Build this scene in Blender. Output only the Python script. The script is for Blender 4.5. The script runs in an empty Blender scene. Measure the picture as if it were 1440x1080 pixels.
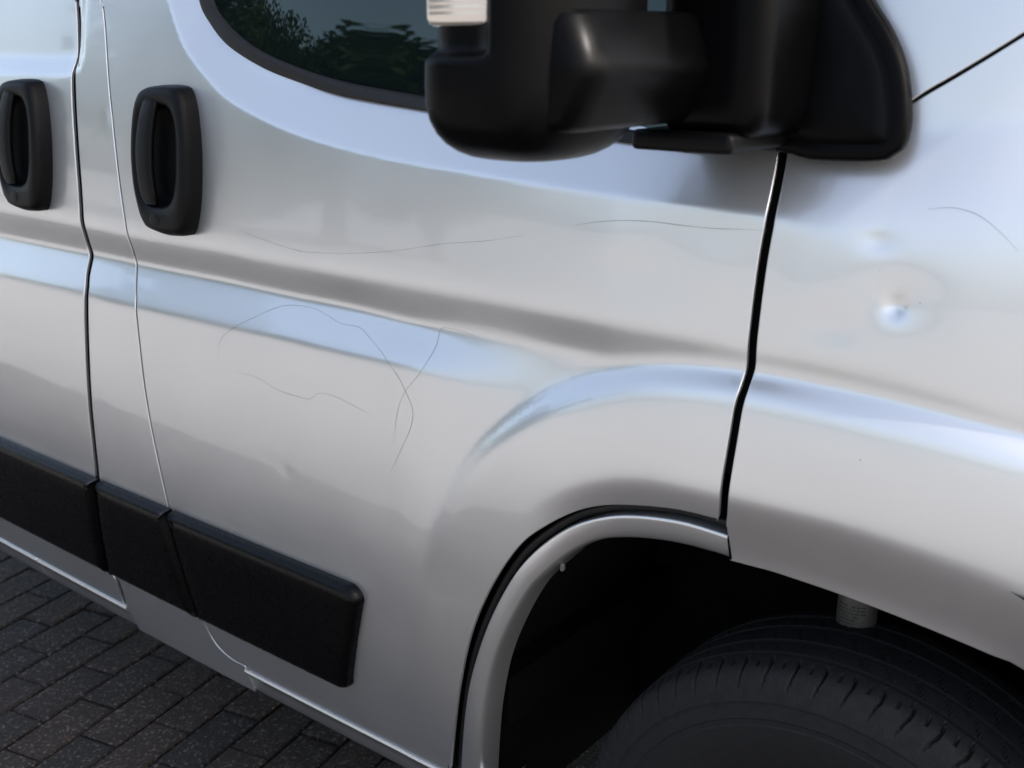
import bpy, bmesh, math, random
import numpy as np
from mathutils import Vector, Matrix, noise
from mathutils.geometry import delaunay_2d_cdt
random.seed(7); rng = np.random.default_rng(7)
R = math.radians
sc = bpy.context.scene

# ------------------------------------------------------------------ camera
FPX = 1600.0                       # focal length in photo pixels (photo 1440 x 1080)
CAM = np.array([0.0, -1.05, 1.35])
def cam_basis(f, vp=(-1422, 55)):
    # the van's long axis vanishes at vp; the camera is level
    v = np.array([vp[0]-720, 540-vp[1], -f], float); v /= np.linalg.norm(v)
    u = np.array([0, 1.0, -v[1]/v[2]]); u /= np.linalg.norm(u)
    X = -v; Z = u; Y = np.cross(Z, X)
    return np.array([X, Y, Z])
B = cam_basis(FPX)
cd = bpy.data.cameras.new('camera'); cam = bpy.data.objects.new('camera', cd)
sc.collection.objects.link(cam)
M4 = Matrix.Identity(4)
for i in range(3):
    for j in range(3): M4[i][j] = B[i][j]
    M4[i][3] = CAM[i]
cam.matrix_world = M4
cd.sensor_width = 36; cd.lens = FPX/1440*36; cd.clip_start = .02; cd.clip_end = 500
cd.dof.use_dof = True; cd.dof.focus_distance = 1.55; cd.dof.aperture_fstop = 6.3
sc.camera = cam

# ------------------------------------------------------------------ light
SUN_AZ, SUN_EL = 108.0, 43.0         # degrees forward of the side's outward normal, above the horizon
sd = Vector((math.sin(R(SUN_AZ))*math.cos(R(SUN_EL)), -math.cos(R(SUN_AZ))*math.cos(R(SUN_EL)), math.sin(R(SUN_EL))))
w = bpy.data.worlds.new('World'); sc.world = w; w.use_nodes = True
nt = w.node_tree; nt.nodes.clear()
sky = nt.nodes.new('ShaderNodeTexSky'); sky.sky_type = 'NISHITA'; sky.sun_disc = False
sky.sun_elevation = R(SUN_EL); sky.sun_rotation = math.atan2(sd.x, sd.y)
sky.air_density = 1.0; sky.dust_density = 4.5; sky.ozone_density = .7
bg = nt.nodes.new('ShaderNodeBackground'); bg.inputs['Strength'].default_value = .15
wo = nt.nodes.new('ShaderNodeOutputWorld')
hs = nt.nodes.new('ShaderNodeHueSaturation'); hs.inputs['Saturation'].default_value = .80
nt.links.new(sky.outputs[0], hs.inputs['Color']); nt.links.new(hs.outputs[0], bg.inputs[0]); nt.links.new(bg.outputs[0], wo.inputs[0])
sl = bpy.data.lights.new('sun', 'SUN'); sl.energy = 2.8; sl.angle = R(.6); sl.color = (1, .965, .92)
so = bpy.data.objects.new('sun', sl); sc.collection.objects.link(so)
so.rotation_euler = sd.to_track_quat('Z', 'Y').to_euler(); so.location = (2, -6, 5)
sc.view_settings.view_transform = 'Standard'; sc.view_settings.look = 'None'
sc.cycles.caustics_reflective = False; sc.cycles.caustics_refractive = False; sc.cycles.sample_clamp_indirect = 4
sc.view_settings.exposure = 1.46; sc.view_settings.gamma = 1.0

# ------------------------------------------------------------------ materials
def new_mat(name):
    m = bpy.data.materials.new(name); m.use_nodes = True
    n = m.node_tree; b = n.nodes['Principled BSDF']
    return m, n, b
def nd(n, t, **kw):
    x = n.nodes.new(t)
    for k, v in kw.items():
        if k in x.inputs: x.inputs[k].default_value = v
        else: setattr(x, k, v)
    return x
def noise_rough(n, b, scale, lo, hi, detail=6):
    t = nd(n, 'ShaderNodeTexNoise', Scale=scale, Detail=detail)
    co = nd(n, 'ShaderNodeTexCoord'); n.links.new(co.outputs['Object'], t.inputs['Vector'])
    r = nd(n, 'ShaderNodeMapRange'); r.inputs['From Min'].default_value = .3; r.inputs['From Max'].default_value = .7
    r.inputs['To Min'].default_value = lo; r.inputs['To Max'].default_value = hi
    n.links.new(t.outputs['Fac'], r.inputs['Value']); n.links.new(r.outputs[0], b.inputs['Roughness'])
    return co, t
def simple(name, col, rough, metal=0, spec=.5, lo=None, nscale=60, bump=0, bscale=800):
    m, n, b = new_mat(name)
    b.inputs['Base Color'].default_value = (*col, 1); b.inputs['Metallic'].default_value = metal
    b.inputs['Specular IOR Level'].default_value = spec
    co, t = noise_rough(n, b, nscale, rough if lo is None else lo, rough)
    if bump:
        t2 = nd(n, 'ShaderNodeTexNoise', Scale=bscale, Detail=3); n.links.new(co.outputs['Object'], t2.inputs['Vector'])
        bp = nd(n, 'ShaderNodeBump', Strength=bump, Distance=.001); n.links.new(t2.outputs['Fac'], bp.inputs['Height'])
        n.links.new(bp.outputs[0], b.inputs['Normal'])
    return m
def make_paint():
    m, n, b = new_mat('silver_paint')
    b.inputs['Metallic'].default_value = .84
    b.inputs['Coat Weight'].default_value = 1.0; b.inputs['Coat Roughness'].default_value = .035; b.inputs['Coat IOR'].default_value = 1.5
    co = nd(n, 'ShaderNodeTexCoord')
    b.inputs['Base Color'].default_value = (.66, .66, .66, 1)
    dust = nd(n, 'ShaderNodeTexNoise', Scale=5, Detail=2, Roughness=.5); n.links.new(co.outputs['Object'], dust.inputs['Vector'])
    r = nd(n, 'ShaderNodeMapRange'); r.inputs['From Min'].default_value = .35; r.inputs['From Max'].default_value = .7
    r.inputs['To Min'].default_value = .32; r.inputs['To Max'].default_value = .37; r.clamp = False
    n.links.new(dust.outputs['Fac'], r.inputs['Value']); n.links.new(r.outputs[0], b.inputs['Roughness'])
    # faint waviness of the pressed sheet and the lacquer
    wv = nd(n, 'ShaderNodeTexNoise', Scale=9, Detail=2); n.links.new(co.outputs['Object'], wv.inputs['Vector'])
    bp = nd(n, 'ShaderNodeBump', Strength=.10, Distance=.004); n.links.new(wv.outputs['Fac'], bp.inputs['Height'])
    n.links.new(bp.outputs[0], b.inputs['Normal']); n.links.new(bp.outputs[0], b.inputs['Coat Normal'])
    return m
M = {}
M['paint'] = make_paint()
M['plastic'] = simple('black_plastic', (.0022, .0022, .0026), .44, lo=.38, spec=.13, bump=.25, bscale=1400)
M['plastic_smooth'] = simple('black_plastic_smooth', (.0018, .0018, .0021), .34, lo=.28, spec=.06, bump=.08, bscale=1400)
M['strip'] = simple('rub_strip_plastic', (.0016, .0016, .002), .30, lo=.25, bump=.15, bscale=1400, spec=.17)
M['rubber'] = simple('seal_rubber', (.010, .009, .009), .55, lo=.45, spec=.3)
M['gap'] = simple('shade_black', (.004, .004, .004), .8, spec=.1)
M['liner'] = simple('liner_felt', (.006, .006, .006), .95, spec=.1, bump=.5, bscale=300)
M['metal'] = simple('strut_metal', (.10, .092, .08), .6, metal=.4, lo=.35, nscale=200)
M['ink'] = simple('label_ink', (.02, .02, .02), .7)
M['rim'] = simple('rim_steel', (.25, .25, .26), .4, metal=.9)
M['scratch'] = simple('scratch_dark', (.12, .115, .11), .7, spec=.1)
M['fastener'] = simple('fastener', (.12, .105, .09), .6)
def make_tyre():
    m, n, b = new_mat('tyre_rubber')
    b.inputs['Base Color'].default_value = (.018, .018, .020, 1); b.inputs['Specular IOR Level'].default_value = .25
    co, t = noise_rough(n, b, 90, .6, .85)
    v = nd(n, 'ShaderNodeTexNoise', Scale=350, Detail=5); n.links.new(co.outputs['Object'], v.inputs['Vector'])
    sp = nd(n, 'ShaderNodeTexVoronoi', Scale=260); n.links.new(co.outputs['Object'], sp.inputs['Vector'])
    cr = nd(n, 'ShaderNodeValToRGB'); cr.color_ramp.elements[0].position = .0; cr.color_ramp.elements[0].color = (1, 1, 1, 1)
    cr.color_ramp.elements[1].position = .07; cr.color_ramp.elements[1].color = (0, 0, 0, 1); n.links.new(sp.outputs['Distance'], cr.inputs[0])
    mx = nd(n, 'ShaderNodeMix', data_type='RGBA'); mx.inputs[6].default_value = (.009, .0088, .0092, 1); mx.inputs[7].default_value = (.06, .057, .053, 1)
    n.links.new(cr.outputs[0], mx.inputs[0]); n.links.new(mx.outputs[2], b.inputs['Base Color'])
    bp = nd(n, 'ShaderNodeBump', Strength=.5, Distance=.0015); n.links.new(v.outputs['Fac'], bp.inputs['Height']); n.links.new(bp.outputs[0], b.inputs['Normal'])
    return m
M['tyre'] = make_tyre()
def make_glass():
    m, n, b = new_mat('tinted_glass')
    b.inputs['Base Color'].default_value = (.004, .007, .007, 1); b.inputs['Roughness'].default_value = .01
    b.inputs['IOR'].default_value = 1.55; b.inputs['Specular Tint'].default_value = (.80, 1.0, .96, 1)
    co = nd(n, 'ShaderNodeTexCoord'); t = nd(n, 'ShaderNodeTexNoise', Scale=3.0, Detail=1); n.links.new(co.outputs['Object'], t.inputs['Vector'])
    bp = nd(n, 'ShaderNodeBump', Strength=.05, Distance=.01); n.links.new(t.outputs['Fac'], bp.inputs['Height']); n.links.new(bp.outputs[0], b.inputs['Normal'])
    return m
M['glass'] = make_glass()
def make_lens():
    m, n, b = new_mat('indicator_lens')
    b.inputs['Base Color'].default_value = (.75, .66, .58, 1); b.inputs['Roughness'].default_value = .08
    b.inputs['Metallic'].default_value = .55; b.inputs['Coat Weight'].default_value = 1
    co = nd(n, 'ShaderNodeTexCoord'); wv = nd(n, 'ShaderNodeTexWave', Scale=60, Distortion=.5); wv.bands_direction = 'Z'
    n.links.new(co.outputs['Object'], wv.inputs['Vector'])
    bp = nd(n, 'ShaderNodeBump', Strength=.10, Distance=.002); n.links.new(wv.outputs['Fac'], bp.inputs['Height']); n.links.new(bp.outputs[0], b.inputs['Normal'])
    return m
M['lens'] = make_lens()
def make_brick(i):
    m, n, b = new_mat('paving_brick_%d' % i)
    base = [(.028, .0205, .0175), (.020, .0165, .0152), (.036, .0245, .0195)][i]  # clinker tones darkened further, in place of missing shade by the van
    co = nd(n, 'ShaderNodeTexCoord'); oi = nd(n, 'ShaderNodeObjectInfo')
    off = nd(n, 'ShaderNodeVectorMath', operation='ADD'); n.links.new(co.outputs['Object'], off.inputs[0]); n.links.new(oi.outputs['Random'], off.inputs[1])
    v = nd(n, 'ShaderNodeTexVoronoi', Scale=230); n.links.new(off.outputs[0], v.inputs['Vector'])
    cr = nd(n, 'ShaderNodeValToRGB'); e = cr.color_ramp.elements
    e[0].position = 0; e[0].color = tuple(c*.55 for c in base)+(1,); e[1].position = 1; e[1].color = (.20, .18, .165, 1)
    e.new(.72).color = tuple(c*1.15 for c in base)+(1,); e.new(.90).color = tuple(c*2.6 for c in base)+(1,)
    bw = nd(n, 'ShaderNodeSeparateColor'); n.links.new(v.outputs['Color'], bw.inputs[0]); n.links.new(bw.outputs[0], cr.inputs[0])
    st = nd(n, 'ShaderNodeTexNoise', Scale=9, Detail=5); n.links.new(off.outputs[0], st.inputs['Vector'])
    mx = nd(n, 'ShaderNodeMix', data_type='RGBA', blend_type='MULTIPLY'); mx.inputs[0].default_value = .7
    n.links.new(cr.outputs[0], mx.inputs[6]); n.links.new(st.outputs['Fac'], mx.inputs[7])
    n.links.new(mx.outputs[2], b.inputs['Base Color']); b.inputs['Roughness'].default_value = .75; b.inputs['Specular IOR Level'].default_value = .4
    bp = nd(n, 'ShaderNodeBump', Strength=.9, Distance=.002); n.links.new(v.outputs['Distance'], bp.inputs['Height']); n.links.new(bp.outputs[0], b.inputs['Normal'])
    return m
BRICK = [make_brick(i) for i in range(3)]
def make_ground():
    m, n, b = new_mat('ground_concrete')
    co = nd(n, 'ShaderNodeTexCoord'); t = nd(n, 'ShaderNodeTexNoise', Scale=.5, Detail=9, Roughness=.65); n.links.new(co.outputs['Object'], t.inputs['Vector'])
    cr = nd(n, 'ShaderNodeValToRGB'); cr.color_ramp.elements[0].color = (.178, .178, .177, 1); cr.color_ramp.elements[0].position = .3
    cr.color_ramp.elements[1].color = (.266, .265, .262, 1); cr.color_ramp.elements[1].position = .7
    n.links.new(t.outputs['Fac'], cr.inputs[0]); n.links.new(cr.outputs[0], b.inputs['Base Color']); b.inputs['Roughness'].default_value = .9
    return m
M['ground'] = make_ground()
M['joint'] = simple('joint_sand', (.015, .0125, .0115), .95, spec=.2, bump=.6, bscale=400)
def make_leaf(i):
    m, n, b = new_mat('leaf_%d' % i)
    oi = nd(n, 'ShaderNodeTexCoord'); t = nd(n, 'ShaderNodeTexNoise', Scale=2.0, Detail=3); n.links.new(oi.outputs['Object'], t.inputs['Vector'])
    cr = nd(n, 'ShaderNodeValToRGB'); c = [((.03, .055, .02), (.07, .11, .035)), ((.02, .045, .018), (.05, .09, .03))][i]
    cr.color_ramp.elements[0].color = (*c[0], 1); cr.color_ramp.elements[1].color = (*c[1], 1); cr.color_ramp.elements[0].position = .35; cr.color_ramp.elements[1].position = .65
    n.links.new(t.outputs['Fac'], cr.inputs[0]); n.links.new(cr.outputs[0], b.inputs['Base Color']); b.inputs['Roughness'].default_value = .55
    return m
LEAF = [make_leaf(0), make_leaf(1)]
M['bark'] = simple('bark', (.07, .05, .035), .9, bump=.8, bscale=40)

# ------------------------------------------------------------------ object helpers
COL = sc.collection
def link(name, me, mat, parent=None):
    o = bpy.data.objects.new(name, me); COL.objects.link(o)
    if mat: me.materials.append(mat)
    if parent is not None: o.parent = parent
    return o
def empty(name, loc=(0, 0, 0)):
    o = bpy.data.objects.new(name, None); COL.objects.link(o); o.location = loc; o.empty_display_size = .2; return o
def tag(o, label=None, cat=None, group=None, kind=None):
    for k, v in (('label', label), ('category', cat), ('group', group), ('kind', kind)):
        if v: o[k] = v
    return o
def mesh_from(name, verts, faces, mat, parent=None, smooth=True, normals=None):
    me = bpy.data.meshes.new(name); me.from_pydata([tuple(v) for v in verts], [], [tuple(f) for f in faces]); me.validate()
    if smooth: me.polygons.foreach_set('use_smooth', [True]*len(me.polygons))
    me.update()
    if normals is not None: me.normals_split_custom_set_from_vertices([tuple(n) for n in normals])
    return link(name, me, mat, parent)
def bm_obj(name, bm, mat, parent=None, smooth=True, angle=40):
    bmesh.ops.recalc_face_normals(bm, faces=bm.faces[:])
    me = bpy.data.meshes.new(name); bm.to_mesh(me); bm.free()
    if smooth:
        me.polygons.foreach_set('use_smooth', [True]*len(me.polygons)); me.set_sharp_from_angle(angle=R(angle))
    return link(name, me, mat, parent)

# ------------------------------------------------------------------ pixels of the photograph -> points on the van's side
def ray(px, py):
    d = B @ np.array([px-720, 540-py, -FPX]); return d/np.linalg.norm(d)
def on_plane(px, py, axis, val):
    d = ray(px, py); return CAM+d*((val-CAM[axis])/d[axis])
def on_skin(px, py, H, off=0.0):
    d = ray(px, py); y = 0.0
    for _ in range(40):
        p = CAM+d*((y-CAM[1])/d[1]); y += .6*(-(float(H(np.array([p[0]]), np.array([p[2]]))[0])+off)-y)
    return p
def crom(pts, step):
    P = np.array(pts, float)
    if len(P) < 3:
        n = max(2, int(np.linalg.norm(P[-1]-P[0])/step)+1); return np.array([P[0]+(P[-1]-P[0])*t for t in np.linspace(0, 1, n)])
    Q = np.vstack([2*P[0]-P[1], P, 2*P[-1]-P[-2]]); out = []
    for i in range(1, len(Q)-2):
        n = max(1, int(np.linalg.norm(Q[i+1]-Q[i])/step))
        for k in range(n):
            t = k/n; a, b, c, d = Q[i-1], Q[i], Q[i+1], Q[i+2]
            out.append(.5*((2*b)+(c-a)*t+(2*a-5*b+4*c-d)*t*t+(3*b-a-3*c+d)*t**3))
    out.append(P[-1]); return np.array(out)

# ---- base section of the side (outward offset H, metres) : tilt of the surface against height
_z = np.array([.0, .30, .42, .55, .70, .90, 1.00, 1.12, 1.24, 1.34, 1.60, 2.2])
_t = np.array([-18, -15, -11, -7, -3, 1, 2.5, 5, 7.5, 9, 13, 18])
_zz = np.linspace(0, 2.3, 2301); _s = -np.tan(np.radians(np.interp(_zz, _z, _t)))
_k = np.ones(61)/61; _s = np.convolve(np.pad(_s, 30, 'edge'), _k, 'valid')
_Hz = np.concatenate([[0], np.cumsum((_s[1:]+_s[:-1])/2*.001)]); _Hz -= np.interp(1.0, _zz, _Hz)
def soft(d, r): return .5*(d+np.sqrt(d*d+r*r))
X0F = -.62
def H_base(x, z):
    x = np.asarray(x, float); z = np.asarray(z, float)
    h = np.interp(z, _zz, _Hz)
    h = h-.30*soft(x-X0F, .12)**2-.012*np.clip(x+.9, -2.2, 2)**2
    return h
def proj(pts, H=H_base, off=0):
    D = np.array([ray(p[0], p[1]) for p in pts]); y = np.zeros(len(D))
    for _ in range(30):
        p = CAM+D*((y-CAM[1])/D[:, 1])[:, None]; y = y+.6*(-(H(p[:, 0], p[:, 2])+off)-y)
    return p[:, [0, 2]]
def zcurve(pts):
    P = proj(pts); P = P[np.argsort(P[:, 0])]
    # linear extension at both ends
    a = P[0]-(P[1]-P[0])/(P[1, 0]-P[0, 0])*2.0; b = P[-1]+(P[-1]-P[-2])/(P[-1, 0]-P[-2, 0])*1.0
    D = crom(P, .01); xs = np.concatenate([[a[0]], D[:, 0], [b[0]]]); zs = np.concatenate([[a[1]], D[:, 1], [b[1]]])
    return lambda x: np.interp(x, xs, zs)
def px_x(px, py=450): return proj([(px, py)])[0, 0]
# crease: border between the dark down-facing band and the shelf below it
c_val = zcurve([(0, 337), (127, 362), (197, 377), (300, 398), (400, 420), (480, 436), (563, 457), (623, 468), (713, 483), (800, 502), (847, 511), (913, 515), (960, 517), (1050, 528), (1160, 550), (1240, 567), (1327, 590), (1393, 607), (1437, 618)])
c_up = zcurve([(0, 292), (127, 317), (187, 330), (300, 348), (353, 360), (480, 383), (647, 412), (780, 437), (960, 472), (1060, 495), (1147, 510), (1240, 534), (1327, 560), (1437, 597)])
c_low = zcurve([(0, 384), (120, 411), (190, 428), (300, 452), (400, 473), (480, 492), (560, 509), (640, 529), (720, 552), (800, 578), (880, 596), (960, 608), (1043, 622), (1127, 640), (1240, 665), (1327, 690), (1438, 720)])
XA, XB_, XC = px_x(560), px_x(740), px_x(900)
def sstep(a, b, x):
    t = np.clip((x-a)/(b-a), 0, 1); return t*t*(3-2*t)
# polylines with signed distance (positive on the left-hand side of travel)
class SD:
    def __init__(s, pts, box, step=.02, extra=()):
        P = proj(pts); s.P = crom(np.vstack([P, P[-1]+np.array(extra)]) if len(extra) else P, step); s.box = box
    def __call__(s, x, z):
        b = s.box; m = (x > b[0]) & (x < b[1]) & (z > b[2]) & (z < b[3]); out = np.full(x.shape, b[4], float)
        if m.any(): out[m] = s.dist(x[m], z[m])
        return out
    def dist(s, x, z):
        p = np.stack([x, z], -1); best = np.full(x.shape, 1e9); sg = np.ones(x.shape)
        A = s.P[:-1]; D = s.P[1:]-A; L2 = (D**2).sum(1)+1e-12; U = D/np.sqrt(L2)[:, None]
        VT = np.vstack([U[:1], U[:-1]+U[1:], U[-1:]])
        for i in range(len(A)):
            v = p-A[i]; t = np.clip((v@D[i])/L2[i], 0, 1)
            q = v-t[..., None]*D[i]; d = np.sqrt((q**2).sum(-1)); m = d < best-1e-9
            best[m] = d[m]; tx = np.where(t <= 0, VT[i][0], np.where(t >= 1, VT[i+1][0], D[i][0])); tz = np.where(t <= 0, VT[i][1], np.where(t >= 1, VT[i+1][1], D[i][1])); sg[m] = np.sign(tx*q[..., 1]-tz*q[..., 0])[m]
        return best*sg
# bevel round the side window (inside = up / right of travel when going down then right)
belt = SD([(236, -420), (232, -200), (231, -60), (237, 0), (247, 33), (260, 67), (283, 100), (317, 137), (360, 163), (413, 187), (480, 208), (563, 227), (713, 252), (813, 268), (960, 288), (1060, 302), (1140, 315), (1240, 322), (1330, 318), (1438, 312), (1640, 312)], (-9, 9, 1.05, 9, -.5))
# raised blister round the wheel arch (inside = right / below), travelled from the bottom up and over
blister = SD([(560, 1180), (575, 1000), (590, 850), (612, 740), (650, 655), (690, 605), (745, 563), (800, 538), (850, 525), (920, 517), (1050, 528), (1240, 567), (1437, 618), (1600, 660)], (-1.25, 9, -9, 9, .5))
# lip of the arch that turns down towards the wheel
lip = SD([(640, 900), (690, 790), (735, 725), (773, 700), (813, 686), (863, 678), (913, 679), (960, 688), (1027, 702), (1093, 718), (1173, 738), (1247, 763), (1327, 793), (1393, 820), (1437, 842)], (-1.1, 9, -9, 1.0, .5), extra=((.07, -.045), (.14, -.11), (.20, -.20), (.235, -.32), (.24, -.50)))
# pressed field of the blank side panel above the waist
field = SD([(-400, 97), (-200, 101), (0, 104), (80, 106), (101, 104), (111, 95), (116, 75), (119, 30), (122, -40), (126, -200), (130, -420)], (-9, -1.45, 1.15, 9, -.5))
DENTS = []
for (px, py, dep, sx, sz) in ((1252, 435, .0046, .0098, .0108), (1256, 424, .0030, .032, .026), (1165, 462, .0024, .032, .022), (1120, 420, -.0008, .03, .03), (410, 660, .0002, .020, .016), (1228, 342, .0020, .016, .010), (860, 330, -.0010, .05, .03), (905, 395, .0012, .045, .035), (1000, 380, -.0008, .05, .03), (690, 350, .0006, .07, .03), (150, 165, .0009, .012, .012), (90, 155, .0007, .012, .012)):
    q = proj([(px, py)])[0]; DENTS.append((q[0], q[1], dep, sx, sz))
XD0, XD1 = px_x(560), px_x(900)
XP690, XP760, XP860 = px_x(690), px_x(770, 690), px_x(860)
def wend(x): return .052+.033*sstep(-1.32, -1.0, np.asarray(x, float))
def H_glass(x, z): return H_base(x, z)-.42*wend(x)+.004
def H_feat(x, z):
    x = np.asarray(x, float); z = np.asarray(z, float); h = np.zeros_like(x)
    zc = c_val(x); t = z-zc; w1 = np.maximum(c_up(x)-zc, .012); w2 = np.maximum(zc-c_low(x), .014)
    mid = sstep(XA, XB_, x)
    r = .006+.024*mid; r1 = .006+.006*sstep(XB_, XC, x)
    dep1 = .0205*np.minimum(1, w1/.05); dep2 = .030-.023*sstep(XD0, XD1, x)
    h -= .0205
    h += dep1/w1*(soft(t, r1)-soft(t-w1, .009)) + dep2/w2*(soft(-t, r)-soft(-t-w2, r*.8+.002))
    dB = belt(x, z); rb = .003+.05*sstep(-.55, -.25, x); sl = .44-.06*sstep(-.55, -.3, x)
    h -= sl*soft(dB, rb)*1.0
    dW = np.maximum(dB-wend(x), -.5); h += (sl-.02)*soft(dW, .01)
    dbl = -blister(x, z); amp = .017*(.06+.94*sstep(.62, .90, z)); wb = .016+.006*sstep(.6, .9, z)
    h += amp*(soft(dbl, .007)-soft(dbl-wb, .012))/wb
    dl = -lip(x, z); h -= .36*(soft(dl, .016)-soft(dl-.085, .02))*sstep(XP760-.06, XP760+.10, x)
    df = field(x, z); h -= .013*(soft(df, .003)-soft(df-.030, .005))/.030
    for (dx, dz, dep, sx, sz) in DENTS: h -= dep*np.exp(-((x-dx)/sx)**2-((z-dz)/sz)**2)
    return h
def H(x, z): return H_base(x, z)+H_feat(x, z)
def skin_pts(xz, off=0.0, HF=H):
    xz = np.asarray(xz); return np.stack([xz[:, 0], -(HF(xz[:, 0], xz[:, 1])+off), xz[:, 1]], 1)
def skin_nrm(xz, HF=H, e=.0012):
    x, z = xz[:, 0], xz[:, 1]
    hx = (HF(x+e, z)-HF(x-e, z))/(2*e); hz = (HF(x, z+e)-HF(x, z-e))/(2*e)
    n = np.stack([-hx, -np.ones_like(x), -hz], 1); return n/np.linalg.norm(n, axis=1)[:, None]

# ------------------------------------------------------------------ panels cut from the skin
def resample(poly, step, closed=True):
    P = np.asarray(poly, float); out = []; n = len(P)
    for i in range(n if closed else n-1):
        a, b = P[i], P[(i+1) % n]; L = np.linalg.norm(b-a); k = max(1, int(round(L/step)))
        out += [a+(b-a)*j/k for j in range(k)]
    if not closed: out.append(P[-1])
    return np.array(out)
def inside(poly, pts):
    x, y = pts[:, 0], pts[:, 1]; c = np.zeros(len(pts), bool); n = len(poly); j = n-1
    for i in range(n):
        xi, yi = poly[i]; xj, yj = poly[j]
        if yi != yj:
            m = ((yi > y) != (yj > y)) & (x < (xj-xi)*(y-yi)/(yj-yi)+xi); c ^= m
        j = i
    return c
def area(P): return .5*np.sum(P[:, 0]*np.roll(P[:, 1], -1)-np.roll(P[:, 0], -1)*P[:, 1])
def clean(P, mind):
    out = [P[0]]
    for q in P[1:]:
        if np.linalg.norm(q-out[-1]) > mind: out.append(q)
    if np.linalg.norm(out[0]-out[-1]) < mind: out.pop()
    return np.array(out)
def tri_region(poly, dx, dz):
    n = len(poly); lo, hi = poly.min(0), poly.max(0)
    gx = np.arange(lo[0]+dx*.5, hi[0], dx); gz = np.arange(lo[1]+dz*.5, hi[1], dz)
    G = np.stack(np.meshgrid(gx, gz), -1).reshape(-1, 2); G = G[inside(poly, G)]
    # keep clear of the border
    if len(G):
        dmin = np.full(len(G), 9.0)
        for i in range(0, n, 64):
            c = poly[i:i+64]; dmin = np.minimum(dmin, np.sqrt(((G[:, None]-c[None])**2).sum(-1)).min(1))
        G = G[dmin > .55*min(dx, dz)]
    pts = [Vector(p) for p in np.vstack([poly, G])]
    vo, ed, fa, ov, oe, of = delaunay_2d_cdt(pts, [], [list(range(n))], 1, 1e-6)
    V = np.array([tuple(v) for v in vo]); bmap = {}
    for i, o in enumerate(ov):
        for q in o:
            if q < n: bmap[q] = i
    return V, [tuple(f) for f in fa], [bmap[i] for i in range(n)]
def panel(name, poly, mat, parent, dx=.010, dz=.006, HF=H, off=0.0, hem=True, bstep=.006, hd=.0055, er=.0016):
    """a sheet-metal panel: follows the side's surface, its rim rolled over and turned in"""
    P = clean(resample(poly, bstep), .0015)
    if area(P) < 0: P = P[::-1]
    V, F, bl = tri_region(P, dx, dz)
    F = [f if area(V[list(f)]) > 0 else f[::-1] for f in F]
    co = skin_pts(V, off, HF); nr = skin_nrm(V, HF)
    verts = list(co); norms = list(nr); faces = list(F)
    if hem:
        T = np.roll(P, -1, 0)-np.roll(P, 1, 0); T /= np.linalg.norm(T, axis=1)[:, None]+1e-12
        O = np.stack([T[:, 1], -T[:, 0]], 1); n = len(P); rings = [bl]
        O3 = np.stack([O[:, 0], np.zeros(n), O[:, 1]], 1)
        b0 = co[bl]; n0 = nr[bl]
        for (o_, d_, mixn) in ((er*.7, er*.3, .5), (er, er, .9), (er, hd, 1.0)):
            s = len(verts); verts += list(b0+O3*o_-n0*d_); nn = n0*(1-mixn)+O3*mixn; nn /= np.linalg.norm(nn, axis=1)[:, None]; norms += list(nn)
            rings.append(list(range(s, s+n)))
        for a, b in zip(rings[:-1], rings[1:]):
            for i in range(n):
                j = (i+1) % n; faces.append((a[i], b[i], b[j], a[j]))
    # (x,z) counter-clockwise seen from outside (-y)
    return mesh_from(name, verts, faces, mat, parent, True, norms)
def raised(name, poly, mat, parent, profile, dx=.02, dz=.012, HF=H_base, bstep=.006, angle=50, cap=True):
    """a moulded part standing on the skin; profile = [(inset, offset), ...] from the foot to the top"""
    P = clean(resample(poly, bstep), .002)
    if area(P) < 0: P = P[::-1]
    T = np.roll(P, -1, 0)-np.roll(P, 1, 0); T /= np.linalg.norm(T, axis=1)[:, None]+1e-12
    I = np.stack([-T[:, 1], T[:, 0]], 1)
    k = np.array([.25, .5, .25]); 
    for _ in range(3): I = .25*np.roll(I, 1, 0)+.5*I+.25*np.roll(I, -1, 0)
    verts = []; faces = []; prev = None; n = len(P)
    for (ins, off) in profile[:-1] if cap else profile:
        s = len(verts); verts += list(skin_pts(P+I*ins, off, HF)); ring = list(range(s, s+n))
        if prev:
            for i in range(n): j = (i+1) % n; faces.append((prev[i], prev[j], ring[j], ring[i]))
        prev = ring
    if cap:
        ins, off = profile[-1]; Q = P+I*ins
        V, F, bl = tri_region(Q, dx, dz); s = len(verts); verts += list(skin_pts(V, off, HF))
        faces += [tuple(s+i for i in (f if area(V[list(f)]) > 0 else f[::-1])) for f in F]
        ring = [s+i for i in bl]
        for i in range(n): j = (i+1) % n; faces.append((prev[i], prev[j], ring[j], ring[i]))
    o = mesh_from(name, verts, faces, mat, parent, True); o.data.set_sharp_from_angle(angle=R(angle)); return o
def skinline(pts, off=0.0, HF=H, step=.008): return crom(proj(pts, HF, off), step)
def normals2d(P):
    T = np.gradient(P, axis=0); T /= np.linalg.norm(T, axis=1)[:, None]+1e-12; return np.stack([T[:, 1], -T[:, 0]], 1)
def shift(P, d): return P+normals2d(P)*d

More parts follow.
